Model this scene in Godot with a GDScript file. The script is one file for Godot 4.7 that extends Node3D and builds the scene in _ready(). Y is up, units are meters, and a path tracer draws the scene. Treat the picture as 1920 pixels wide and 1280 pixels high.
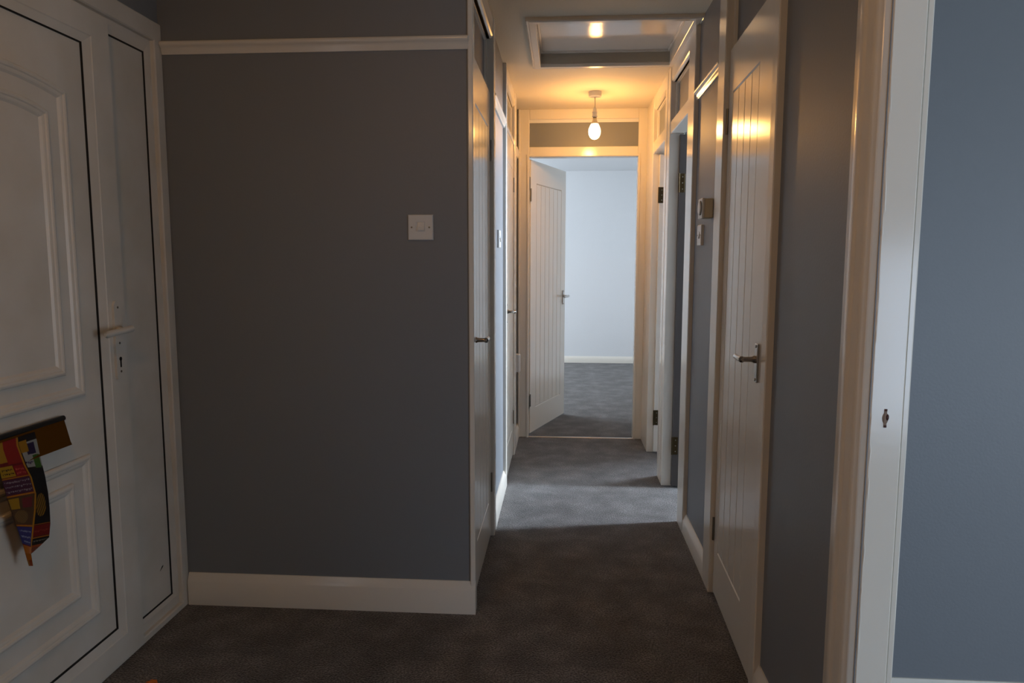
extends Node3D
# A hallway seen from the entrance of a small flat.
# House axes used below: x to the right, y up, z forward down the corridor (Godot's -Z). P() turns them into Godot's.

var M := {}
var origin := Vector3.ZERO      # origin, in Godot axes, that committed meshes are measured from
var taken := {}


func P(x: float, y: float, z: float) -> Vector3:
	return Vector3(x, y, -z)


# ---------------------------------------------------------------- mesh builder
class Shape:
	var v := PackedVector3Array()
	var n := PackedVector3Array()
	var t := PackedVector2Array()

	func tri(a: Vector3, b: Vector3, c: Vector3, na: Vector3, nb: Vector3, nc: Vector3, ta := Vector2.ZERO, tb := Vector2.ZERO, tc := Vector2.ZERO) -> void:
		var g := (b - a).cross(c - a)
		if g.length_squared() < 1e-16:
			return
		if g.dot(na + nb + nc) > 0.0:
			v.append_array([a, c, b]); n.append_array([na, nc, nb]); t.append_array([ta, tc, tb])
		else:
			v.append_array([a, b, c]); n.append_array([na, nb, nc]); t.append_array([ta, tb, tc])

	# a flat four-cornered face; "out" only picks the side
	func quad(a: Vector3, b: Vector3, c: Vector3, d: Vector3, out: Vector3) -> void:
		var g := (c - a).cross(d - b)
		if g.length_squared() < 1e-16:
			return
		g = g.normalized()
		if g.dot(out) < 0.0:
			g = -g
		tri(a, b, c, g, g, g, Vector2(0, 0), Vector2(1, 0), Vector2(1, 1))
		tri(a, c, d, g, g, g, Vector2(0, 0), Vector2(1, 1), Vector2(0, 1))

	func smooth_quad(a: Vector3, b: Vector3, c: Vector3, d: Vector3, na: Vector3, nb: Vector3, nc: Vector3, nd: Vector3, ta := Vector2.ZERO, tb := Vector2.ZERO, tc := Vector2.ZERO, td := Vector2.ZERO) -> void:
		tri(a, b, c, na, nb, nc, ta, tb, tc)
		tri(a, c, d, na, nc, nd, ta, tc, td)

	# a box with chamfered edges, in Godot axes
	func box(lo: Vector3, hi: Vector3, e := 0.0015) -> void:
		var l := lo.min(hi)
		var h := lo.max(hi)
		var m := (l + h) * 0.5
		var s := (h - l) * 0.5
		e = minf(e, 0.45 * minf(s.x, minf(s.y, s.z)))
		for ax in 3:
			var u := (ax + 1) % 3
			var w := (ax + 2) % 3
			for sg in [-1.0, 1.0]:
				var q: Array[Vector3] = []
				for k in [[-1, -1], [1, -1], [1, 1], [-1, 1]]:
					var p := m
					p[ax] += sg * s[ax]
					p[u] += k[0] * (s[u] - e)
					p[w] += k[1] * (s[w] - e)
					q.append(p)
				var o := Vector3.ZERO
				o[ax] = sg
				quad(q[0], q[1], q[2], q[3], o)
		if e <= 0.0:
			return
		for ax in 3:       # the edges that run along ax
			var u := (ax + 1) % 3
			var w := (ax + 2) % 3
			for su in [-1.0, 1.0]:
				for sw in [-1.0, 1.0]:
					var q: Array[Vector3] = []
					for k in [[-1, 0], [1, 0], [1, 1], [-1, 1]]:
						var p := m
						p[ax] += k[0] * (s[ax] - e)
						p[u] += su * (s[u] - (e if k[1] == 1 else 0.0))
						p[w] += sw * (s[w] - (e if k[1] == 0 else 0.0))
						q.append(p)
					var o := Vector3.ZERO
					o[u] = su
					o[w] = sw
					quad(q[0], q[1], q[2], q[3], o)
		for sx in [-1.0, 1.0]:
			for sy in [-1.0, 1.0]:
				for sz in [-1.0, 1.0]:
					var o := Vector3(sx, sy, sz)
					var a := m + o * (s - Vector3(0, e, e))
					var b := m + o * (s - Vector3(e, 0, e))
					var c := m + o * (s - Vector3(e, e, 0))
					var g := o.normalized()
					tri(a, b, c, g, g, g)

	# a closed outline (in a plane spanned by ea and eb) pushed along el from l0 to l1
	func prism(pts: Array, o: Vector3, ea: Vector3, eb: Vector3, el: Vector3, l0: float, l1: float, rounded := false) -> void:
		var poly := PackedVector2Array(pts)
		var area := 0.0
		for i in poly.size():
			area += poly[i].cross(poly[(i + 1) % poly.size()])
		if area < 0.0:
			poly.reverse()
		var c := poly.size()
		var en: Array[Vector3] = []
		for i in c:
			var d := poly[(i + 1) % c] - poly[i]
			en.append((ea * d.y - eb * d.x).normalized())
		for i in c:
			var j := (i + 1) % c
			var a := o + ea * poly[i].x + eb * poly[i].y
			var b := o + ea * poly[j].x + eb * poly[j].y
			var ni := en[i]
			var nj := en[i]
			if rounded:
				var p := en[(i + c - 1) % c]
				var q := en[j]
				if p.dot(en[i]) > 0.6: ni = (p + en[i]).normalized()
				if q.dot(en[i]) > 0.6: nj = (q + en[i]).normalized()
			smooth_quad(a + el * l0, b + el * l0, b + el * l1, a + el * l1, ni, nj, nj, ni)
		var idx := Geometry2D.triangulate_polygon(poly)
		for k in range(0, idx.size(), 3):
			for e in [[l0, -1.0], [l1, 1.0]]:
				var w: Array[Vector3] = []
				for m in 3:
					w.append(o + ea * poly[idx[k + m]].x + eb * poly[idx[k + m]].y + el * e[0])
				var g: Vector3 = el.normalized() * e[1] * signf(l1 - l0)
				tri(w[0], w[1], w[2], g, g, g)

	# profile of (distance inwards, height) carried round a path with mitred corners
	func mould(path: Array, profile: Array, o: Vector3, ea: Vector3, eb: Vector3, eh: Vector3, closed := true) -> void:
		var pts := PackedVector2Array(path)
		var c := pts.size()
		if closed:
			var area := 0.0
			for i in c:
				area += pts[i].cross(pts[(i + 1) % c])
			if area < 0.0:
				pts.reverse()
		var mit: Array[Vector2] = []
		for i in c:
			var d1 := (pts[i] - pts[(i + c - 1) % c]).normalized()
			var d2 := (pts[(i + 1) % c] - pts[i]).normalized()
			if not closed and i == 0: d1 = d2
			if not closed and i == c - 1: d2 = d1
			var n1 := Vector2(-d1.y, d1.x)
			var n2 := Vector2(-d2.y, d2.x)
			var m := (n1 + n2).normalized()
			mit.append(m / maxf(0.2, m.dot(n1)))
		for i in (c if closed else c - 1):
			var j := (i + 1) % c
			var d := (pts[j] - pts[i]).normalized()
			var nin := ea * -d.y + eb * d.x
			for k in profile.size() - 1:
				var p: Vector2 = profile[k]
				var q: Vector2 = profile[k + 1]
				var A := pts[i] + mit[i] * p.x
				var B := pts[j] + mit[j] * p.x
				var C := pts[j] + mit[j] * q.x
				var D := pts[i] + mit[i] * q.x
				var t2 := q - p
				quad(o + ea * A.x + eb * A.y + eh * p.y, o + ea * B.x + eb * B.y + eh * p.y, o + ea * C.x + eb * C.y + eh * q.y, o + ea * D.x + eb * D.y + eh * q.y, eh * t2.x - nin * t2.y)

	# rings of nested rectangles [a0, a1, b0, b1, height] joined by faces
	func nested(rings: Array, o: Vector3, ea: Vector3, eb: Vector3, eh: Vector3, filled := false) -> void:
		var cs := []
		for r in rings:
			var q: Array[Vector3] = []
			for k in [[0, 2], [1, 2], [1, 3], [0, 3]]:
				q.append(o + ea * r[k[0]] + eb * r[k[1]] + eh * r[4])
			cs.append(q)
		var sides := [-eb, ea, eb, -ea]
		for i in rings.size() - 1:
			for k in 4:
				var j: int = (k + 1) % 4
				var dh: float = rings[i + 1][4] - rings[i][4]
				var run: float = absf((cs[i + 1][k] - cs[i][k]).dot(sides[k]))
				quad(cs[i][k], cs[i][j], cs[i + 1][j], cs[i + 1][k], eh * run + sides[k] * dh)
		if filled:
			var l: Array = cs[-1]
			quad(l[0], l[1], l[2], l[3], eh)

	# profile of (radius, distance along) turned round an axis
	func lathe(profile: Array, o: Vector3, axis: Vector3, seg := 24, squash := 1.0) -> void:
		axis = axis.normalized()
		var ux := axis.cross(Vector3.UP if absf(axis.y) < 0.9 else Vector3.RIGHT).normalized()
		var uy := axis.cross(ux).normalized()
		var pn: Array[Vector2] = []
		for i in profile.size():
			var a: Vector2 = profile[maxi(i - 1, 0)]
			var b: Vector2 = profile[mini(i + 1, profile.size() - 1)]
			var d: Vector2 = (b - a).normalized()
			pn.append(Vector2(d.y, -d.x))
		for i in profile.size() - 1:
			var p: Vector2 = profile[i]
			var q: Vector2 = profile[i + 1]
			var d: Vector2 = (q - p).normalized()
			var fn := Vector2(d.y, -d.x)
			var n0 := pn[i] if pn[i].dot(fn) > 0.8 else fn
			var n1 := pn[i + 1] if pn[i + 1].dot(fn) > 0.8 else fn
			for s in seg:
				var a0 := TAU * s / seg
				var a1 := TAU * (s + 1) / seg
				var r0 := ux * cos(a0) + uy * sin(a0) * squash
				var r1 := ux * cos(a1) + uy * sin(a1) * squash
				smooth_quad(o + r0 * p.x + axis * p.y, o + r1 * p.x + axis * p.y, o + r1 * q.x + axis * q.y, o + r0 * q.x + axis * q.y,
					(r0 * n0.x + axis * n0.y).normalized(), (r1 * n0.x + axis * n0.y).normalized(), (r1 * n1.x + axis * n1.y).normalized(), (r0 * n1.x + axis * n1.y).normalized())

	# a round bar along points, with a radius at each
	func tube(pts: Array, radii: Array, seg := 14) -> void:
		var rings := []
		for i in pts.size():
			var d: Vector3 = (pts[mini(i + 1, pts.size() - 1)] - pts[maxi(i - 1, 0)]).normalized()
			var ux := d.cross(Vector3.UP if absf(d.y) < 0.9 else Vector3.RIGHT).normalized()
			var uy := d.cross(ux).normalized()
			var ring := []
			for s in seg:
				var a := TAU * s / seg
				ring.append(ux * cos(a) + uy * sin(a))
			rings.append(ring)
		for i in pts.size() - 1:
			for s in seg:
				var r: int = (s + 1) % seg
				smooth_quad(pts[i] + rings[i][s] * radii[i], pts[i] + rings[i][r] * radii[i], pts[i + 1] + rings[i + 1][r] * radii[i + 1], pts[i + 1] + rings[i + 1][s] * radii[i + 1], rings[i][s], rings[i][r], rings[i + 1][r], rings[i + 1][s])
		for e in [[0, 1], [pts.size() - 1, pts.size() - 2]]:
			var g: Vector3 = (pts[e[0]] - pts[e[1]]).normalized()
			for s in seg:
				tri(pts[e[0]], pts[e[0]] + rings[e[0]][s] * radii[e[0]], pts[e[0]] + rings[e[0]][(s + 1) % seg] * radii[e[0]], g, g, g)

	func commit(off: Vector3) -> ArrayMesh:
		var a := []
		a.resize(Mesh.ARRAY_MAX)
		var w := PackedVector3Array()
		w.resize(v.size())
		for i in v.size():
			w[i] = v[i] - off
		a[Mesh.ARRAY_VERTEX] = w
		a[Mesh.ARRAY_NORMAL] = n
		a[Mesh.ARRAY_TEX_UV] = t
		var m := ArrayMesh.new()
		m.add_surface_from_arrays(Mesh.PRIMITIVE_TRIANGLES, a)
		return m


# ---------------------------------------------------------------- scene helpers
func numbered(called: String) -> String:
	if not taken.has(called):
		taken[called] = 0
		return called
	taken[called] += 1
	return "%s_%03d" % [called, taken[called]]


func tag(o: Node, label: String, category: String, kind := "", group := "") -> void:
	if label: o.set_meta("label", label)
	if category: o.set_meta("category", category)
	if kind: o.set_meta("kind", kind)
	if group: o.set_meta("group", group)


func thing(called: String, label: String, category: String, at: Vector3, kind := "", turn := 0.0, own_axes := false) -> Node3D:
	var o := Node3D.new()
	o.name = numbered(called)
	o.position = at
	o.rotation.y = turn
	add_child(o)
	tag(o, label, category, kind)
	origin = Vector3.ZERO if own_axes else at
	return o


func part(called: String, s: Shape, m: Material, parent: Node3D, label := "") -> MeshInstance3D:
	var o := MeshInstance3D.new()
	o.name = called
	o.mesh = s.commit(origin)
	o.material_override = m
	if label: o.set_meta("label", label)
	parent.add_child(o, true)
	return o


func single(called: String, s: Shape, m: Material, label: String, category: String, kind := "", group := "") -> MeshInstance3D:
	var o := MeshInstance3D.new()
	o.name = numbered(called)
	var c := Vector3.ZERO
	var lo := Vector3.INF
	var hi := -Vector3.INF
	for p in s.v:
		lo = lo.min(p)
		hi = hi.max(p)
	c = (lo + hi) * 0.5
	c.y = lo.y
	o.mesh = s.commit(c)
	o.position = c
	o.material_override = m
	add_child(o)
	tag(o, label, category, kind, group)
	return o


func bx(s: Shape, x0: float, x1: float, y0: float, y1: float, z0: float, z1: float, e := 0.0) -> Shape:
	s.box(P(x0, y0, z0), P(x1, y1, z1), e)
	return s


func noise_map(freq: float, seed_: int, strength: float, size := 512, octaves := 3) -> NoiseTexture2D:
	var f := FastNoiseLite.new()
	f.noise_type = FastNoiseLite.TYPE_SIMPLEX_SMOOTH
	f.frequency = freq
	f.seed = seed_
	f.fractal_octaves = octaves
	var t := NoiseTexture2D.new()
	t.width = size
	t.height = size
	t.seamless = true
	t.as_normal_map = true
	t.bump_strength = strength
	t.noise = f
	return t


func noise_tint(freq: float, seed_: int, lo: Color, hi: Color, size := 512, octaves := 4) -> NoiseTexture2D:
	var f := FastNoiseLite.new()
	f.noise_type = FastNoiseLite.TYPE_SIMPLEX_SMOOTH
	f.frequency = freq
	f.seed = seed_
	f.fractal_octaves = octaves
	var t := NoiseTexture2D.new()
	t.width = size
	t.height = size
	t.seamless = true
	t.noise = f
	var g := Gradient.new()
	g.set_color(0, lo)
	g.set_color(1, hi)
	t.color_ramp = g
	return t


func plain(c: Color, rough: float, metal := 0.0) -> StandardMaterial3D:
	var m := StandardMaterial3D.new()
	m.albedo_color = c
	m.roughness = rough
	m.metallic = metal
	return m


func bumpy(m: StandardMaterial3D, t: Texture2D, amount: float, per_metre: float) -> StandardMaterial3D:
	m.normal_enabled = true
	m.normal_texture = t
	m.normal_scale = amount
	m.uv1_triplanar = true
	m.uv1_world_triplanar = true
	m.uv1_scale = Vector3.ONE * per_metre
	return m


func materials() -> void:
	var peel := noise_map(0.02, 3, 4.0)
	var roller := noise_map(0.06, 5, 3.0)
	M.gloss = bumpy(plain(Color(0.89, 0.868, 0.825), 0.17), peel, 0.022, 3.0)
	M.gloss.resource_name = "white_gloss_paint"
	M.grey = bumpy(plain(Color(0.49, 0.505, 0.525), 0.48), roller, 0.08, 3.0)
	M.grey.resource_name = "grey_wall_paint"
	M.white_wall = bumpy(plain(Color(0.88, 0.885, 0.89), 0.7), roller, 0.25, 3.0)
	M.ceiling = bumpy(plain(Color(0.91, 0.875, 0.80), 0.8), roller, 0.25, 3.0)
	M.hatch = bumpy(plain(Color(0.88, 0.865, 0.84), 0.10), peel, 0.05, 2.0)
	M.upvc = plain(Color(0.86, 0.845, 0.82), 0.33)
	M.upvc.albedo_texture = noise_tint(0.006, 11, Color(0.94, 0.93, 0.91), Color(1, 1, 1))
	M.upvc.uv1_triplanar = true
	M.upvc.uv1_world_triplanar = true
	M.upvc.uv1_scale = Vector3.ONE * 1.3
	M.gasket = plain(Color(0.03, 0.03, 0.03), 0.6)
	M.plastic = plain(Color(0.87, 0.865, 0.85), 0.35)
	M.cream_plastic = plain(Color(0.85, 0.80, 0.68), 0.4)
	M.chrome = plain(Color(0.72, 0.70, 0.68), 0.22, 1.0)
	M.steel = plain(Color(0.56, 0.54, 0.50), 0.35, 1.0)
	M.brass = plain(Color(0.30, 0.25, 0.17), 0.45, 1.0)
	M.dark_door = plain(Color(0.31, 0.285, 0.275), 0.4)
	M.dark = plain(Color(0.05, 0.045, 0.04), 0.6)
	M.wood = plain(Color(0.52, 0.44, 0.38), 0.7)
	M.rust = plain(Color(0.26, 0.12, 0.09), 0.7)
	M.black_metal = plain(Color(0.10, 0.10, 0.10), 0.4)
	M.cord = plain(Color(0.80, 0.78, 0.72), 0.5)
	# carpet: a short dense pile, mottled where it has been brushed this way and that
	var c := StandardMaterial3D.new()
	c.albedo_color = Color(0.68, 0.665, 0.655)
	c.rim_enabled = true      # the sheen of the pile
	c.rim = 0.7
	c.rim_tint = 0.2
	c.roughness = 0.95
	c.metallic_specular = 0.2
	c.albedo_texture = noise_tint(0.07, 21, Color(0.22, 0.22, 0.22), Color(1.0, 1.0, 1.0), 1024, 4)
	c.uv1_triplanar = true
	c.uv1_world_triplanar = true
	c.uv1_scale = Vector3.ONE * 1.6
	c.normal_enabled = true
	c.normal_texture = noise_map(0.07, 21, 8.0, 1024, 4)
	c.normal_scale = 1.0
	c.detail_enabled = true
	c.detail_blend_mode = BaseMaterial3D.BLEND_MODE_MUL
	c.detail_albedo = noise_tint(0.012, 23, Color(0.62, 0.61, 0.60), Color(1, 1, 1), 512, 5)
	c.detail_uv_layer = BaseMaterial3D.DETAIL_UV_2
	c.uv2_triplanar = true
	c.uv2_world_triplanar = true
	c.uv2_scale = Vector3.ONE * 0.9
	M.carpet = c
	var g := StandardMaterial3D.new()
	g.albedo_color = Color(0.9, 0.95, 1.0, 0.06)
	g.transparency = BaseMaterial3D.TRANSPARENCY_ALPHA
	g.roughness = 0.03
	M.glass = g
	var b := plain(Color(1, 0.95, 0.85), 0.3)
	b.emission_enabled = true
	b.emission = Color(1.0, 0.90, 0.70)
	b.emission_energy_multiplier = 6.0
	M.bulb = b


# ---------------------------------------------------------------- the camera, the light
const BULB := Vector3(0.19, 2.066, 4.6)      # house axes
const ENTRANCE_BULB := Vector3(-0.62, 2.066, 0.50)


func _ready() -> void:
	var cam := Camera3D.new()
	cam.name = "camera"
	cam.fov = 50.72
	cam.near = 0.02
	cam.position = P(0, 1.2705, 0)
	cam.rotation_degrees = Vector3(-6.444, 3.988, 0.064)
	add_child(cam)
	cam.current = true

	var env := Environment.new()
	env.background_mode = Environment.BG_SKY
	env.sky = Sky.new()
	var sky := ProceduralSkyMaterial.new()       # an even, overcast sky
	sky.sky_top_color = Color(0.80, 0.87, 0.97)
	sky.sky_horizon_color = Color(0.86, 0.90, 0.97)
	sky.ground_horizon_color = Color(0.45, 0.46, 0.46)
	sky.ground_bottom_color = Color(0.36, 0.37, 0.36)
	env.sky.sky_material = sky
	env.background_energy_multiplier = 1.0
	env.tonemap_mode = Environment.TONE_MAPPER_LINEAR
	env.tonemap_exposure = 1.0
	env.sdfgi_enabled = true
	env.ssao_enabled = true
	env.ssil_enabled = true
	var we := WorldEnvironment.new()
	we.name = "environment"
	we.environment = env
	add_child(we)

	# daylight that comes in at the windows of the rooms off the hall
	var day := Color(0.86, 0.925, 1.0)
	daylight("window_light_small_room", P(3.36, 1.7, 3.98), Vector3(-1, 0, 0), Vector2(0.22, 1.0), day, 22.0)
	daylight("window_light_side_room", P(3.36, 1.5, 5.8), Vector3(-1, 0, 0), Vector2(1.2, 1.2), day, 20.0)
	daylight("window_light_end_room", P(-2.76, 1.45, 7.3), Vector3(1, 0, 0), Vector2(1.9, 1.2), Color(0.91, 0.955, 1.0), 10.5)
	daylight("window_light_near_room", P(2.6, 0.75, -2.06), Vector3(0, 0, -1), Vector2(1.3, 1.2), Color(0.80, 0.89, 1.0), 3.6)
	daylight("window_light_near_room_side", P(3.36, 0.95, 0.0), Vector3(-1, 0, 0), Vector2(1.3, 1.5), Color(0.90, 0.95, 1.0), 2.6)
	daylight("window_light_entrance", P(-1.375, 1.05, 0.62), Vector3(1, 0, 0), Vector2(0.5, 1.6), Color(0.95, 0.96, 1.0), 0.26)

	materials()
	build_shell()
	build_trim()
	build_hall_doors()
	build_front_door()
	build_fittings()
	build_pendant(BULB, "bare lit bulb on a short flex under a round ceiling rose", 0.235)
	build_pendant(ENTRANCE_BULB, "matching bare bulb in the entrance, over the camera and out of its view", 0.20)


func daylight(called: String, at: Vector3, towards: Vector3, size: Vector2, c: Color, energy: float) -> void:
	var l := AreaLight3D.new()
	l.name = called
	l.area_size = size
	l.light_color = c
	l.light_energy = energy
	l.area_range = 14.0
	l.shadow_enabled = true
	add_child(l)
	l.position = at
	l.basis = Basis.looking_at(towards, Vector3.UP)


# ---------------------------------------------------------------- walls, floor, ceiling
const XR := 0.588      # hall face of the right-hand wall
const XRB := 0.648
const XL := -0.322     # hall face of the left-hand wall
const XLB := -0.382
const CEIL := 2.30
const GREY_Z := 2.473  # face of the wall with the switch


func wall_x(called: String, x0: float, x1: float, y1: float, pieces: Array, m: Material, label: String) -> void:
	# pieces of wall along z: [z0, z1] or [z0, z1, y0, y1]
	var s := Shape.new()
	for p in pieces:
		bx(s, x0, x1, p[2] if p.size() > 2 else 0.0, p[3] if p.size() > 2 else y1, p[0], p[1])
	single(called, s, m, label, "wall", "structure")


func wall_z(called: String, z0: float, z1: float, y1: float, pieces: Array, m: Material, label: String) -> void:
	var s := Shape.new()
	for p in pieces:
		bx(s, p[0], p[1], p[2] if p.size() > 2 else 0.0, p[3] if p.size() > 2 else y1, z0, z1)
	single(called, s, m, label, "wall", "structure")


func build_shell() -> void:
	single("floor", bx(Shape.new(), -3.0, 3.6, -0.06, 0.0, -2.3, 9.2), M.carpet, "dark grey short pile carpet running through the hall into the rooms", "floor", "structure")
	# hall ceiling, with the loft hatch opening left out
	var s := Shape.new()
	bx(s, -3.0, -0.125, CEIL, 2.42, -2.3, 5.13)
	bx(s, 0.55, 3.6, CEIL, 2.42, -2.3, 5.13)
	bx(s, -0.125, 0.55, CEIL, 2.42, -2.3, 3.25)
	bx(s, -0.125, 0.55, CEIL, 2.42, 3.95, 5.13)
	single("ceiling", s, M.ceiling, "white painted hall ceiling around the loft hatch", "ceiling", "structure")
	s = Shape.new()
	bx(s, -3.0, 3.6, 2.345, 2.42, 5.13, 9.2)
	single("ceiling", s, M.white_wall, "white ceiling of the bright room at the end of the hall", "ceiling", "structure")
	s = Shape.new()
	bx(s, -0.13, 0.555, 2.42, 2.46, 3.24, 3.96)
	single("trim_13", s, M.ceiling, "boards above the loft hatch, out of sight", "boards", "structure")

	wall_z("wall_facing", GREY_Z, 2.533, CEIL, [[-1.45, -0.320]], M.grey, "dark grey wall facing the camera, with the light switch")
	wall_x("wall_entrance", -1.46, -1.386, CEIL, [[-1.06, 0.35], [0.35, 0.89, 0.0, 0.2], [0.35, 0.89, 1.9, CEIL], [0.89, 0.98], [0.98, 2.473, 2.05, CEIL]], M.grey, "grey wall around the white front door")
	wall_x("wall_left", XLB, XL, CEIL, [[3.22, 3.95], [4.70, 5.12], [2.50, 3.22, 2.215, CEIL], [3.95, 4.70, 2.215, CEIL]], M.grey, "grey left wall of the corridor, between the two closed doors")
	wall_x("wall_right", XR, XRB, CEIL, [[-1.06, 0.62], [0.62, 1.40, 1.99, CEIL], [1.40, 2.06], [2.06, 2.72, 2.215, CEIL], [2.72, 3.42], [3.42, 4.75, 2.215, CEIL], [4.03, 4.20, 0.0, 2.215], [4.78, 5.12]], M.grey, "grey right wall of the corridor, broken by doorways")
	wall_z("wall_end", 5.105, 5.165, 2.42, [[-3.0, -0.27], [0.545, 1.32], [-0.27, 0.545, 2.21, 2.42]], M.white_wall, "wall at the end of the corridor around the open doorway")
	wall_z("wall_behind", -1.06, -1.0, CEIL, [[-1.46, XRB]], M.grey, "grey wall of the entrance behind the camera")
	# the room at the end
	wall_z("wall_far", 8.945, 9.05, 2.42, [[-3.0, 1.4]], M.white_wall, "pale white wall of the end room, seen through its doorway")
	wall_x("wall_end_right", 1.25, 1.32, 2.42, [[5.165, 8.945]], M.white_wall, "right wall of the end room, out of sight")
	wall_x("wall_outer_left", -2.9, -2.8, 2.42, [[-2.3, 6.35], [8.25, 9.05], [6.35, 8.25, 0.0, 0.85], [6.35, 8.25, 2.05, 2.42]], M.white_wall, "outer wall of the house to the left, with the end room window")
	# rooms to the right
	wall_x("wall_outer_right", 3.4, 3.5, 2.42, [[-2.3, -0.65], [0.65, 3.865], [-0.65, 0.65, 0.0, 0.2], [-0.65, 0.65, 1.7, 2.42], [4.095, 5.2], [6.4, 7.0], [3.865, 4.095, 0.0, 1.2], [3.865, 4.095, 2.2, 2.42], [5.2, 6.4, 0.0, 0.9], [5.2, 6.4, 2.1, 2.42]], M.white_wall, "outer wall of the house to the right, with three windows")
	wall_z("wall_near_room", 1.955, 2.015, CEIL, [[XRB, 3.4]], M.grey, "blue grey wall of the side room, seen at the right edge")
	wall_z("wall_cupboard", 2.76, 2.82, CEIL, [[XRB, 3.4]], M.grey, "back of the cupboard behind the closed right door")
	wall_z("wall_partition", 4.105, 4.165, CEIL, [[XRB, 3.4]], M.grey, "partition between the two open side rooms")
	wall_z("wall_side_room", 6.9, 7.0, 2.42, [[1.32, 3.4]], M.white_wall, "far wall of the open side room, out of sight")
	wall_z("wall_outer_near", -2.2, -2.1, 2.42, [[XRB, 1.95], [3.25, 3.5], [1.95, 3.25, 0.0, 0.15], [1.95, 3.25, 1.35, 2.42], [-3.0, XRB]], M.white_wall, "outer wall of the side room behind the camera, with its window")
	window("window_1", "x", 3.45, 3.865, 4.095, 1.2, 2.2, "narrow white window of the small side room")
	window("window_5", "x", 3.45, -0.65, 0.65, 0.2, 1.7, "white window in the side of the near side room")
	window("window_6", "x", -1.42, 0.35, 0.89, 0.2, 1.9, "tall white glazed panel beside the front door, out of sight")
	window("window_2", "x", 3.45, 5.2, 6.4, 0.9, 2.1, "white window of the far side room")
	window("window_3", "x", -2.85, 6.35, 8.25, 0.85, 2.05, "wide white window of the end room")
	window("window_4", "z", -2.15, 1.95, 3.25, 0.15, 1.35, "white window of the near side room")


func window(called: String, axis: String, at: float, a0: float, a1: float, y0: float, y1: float, label: String) -> void:
	var mid := (a0 + a1) / 2
	var o := thing(called, label, "window", P(at, y0, mid) if axis == "x" else P(mid, y0, at), "structure")
	var ea := P(0, 0, 1) if axis == "x" else P(1, 0, 0)
	var eh := P(1, 0, 0) if axis == "x" else P(0, 0, 1)
	var base := P(at, 0, 0) if axis == "x" else P(0, 0, at)
	var f := Shape.new()
	for side in [1.0, -1.0]:
		f.nested([[a0, a1, y0, y1, 0.0], [a0, a1, y0, y1, 0.03], [a0 + 0.045, a1 - 0.045, y0 + 0.045, y1 - 0.045, 0.03], [a0 + 0.05, a1 - 0.05, y0 + 0.05, y1 - 0.05, 0.0]], base, ea, P(0, 1, 0), eh * side)
	part("window_frame", f, M.upvc, o)
	var g := Shape.new()
	g.quad(base + ea * (a0 + 0.05) + P(0, y0 + 0.05, 0), base + ea * (a1 - 0.05) + P(0, y0 + 0.05, 0), base + ea * (a1 - 0.05) + P(0, y1 - 0.05, 0), base + ea * (a0 + 0.05) + P(0, y1 - 0.05, 0), eh)
	part("pane", g, M.glass, o)


# ---------------------------------------------------------------- trim: rails, skirting, door frames
func rail_profile(w: float) -> Array:
	# (distance from the wall, height): a picture rail with a rounded nose over a stepped foot
	return [Vector2(-0.002, 0.0), Vector2(0.008, 0.0), Vector2(0.010, 0.006), Vector2(0.013, 0.012), Vector2(0.014, 0.020), Vector2(w - 0.006, 0.024), Vector2(w - 0.001, 0.029), Vector2(w, 0.034), Vector2(w - 0.002, 0.039), Vector2(w - 0.007, 0.042), Vector2(w - 0.014, 0.0425), Vector2(-0.002, 0.0445)]


func skirt_profile(h: float, w: float) -> Array:
	return [Vector2(-0.002, 0.0), Vector2(w, 0.0), Vector2(w, h - 0.030), Vector2(w - 0.002, h - 0.026), Vector2(w - 0.003, h - 0.022), Vector2(w - 0.007, h - 0.014), Vector2(w - 0.012, h - 0.004), Vector2(w - 0.014, h), Vector2(-0.002, h)]


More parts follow.
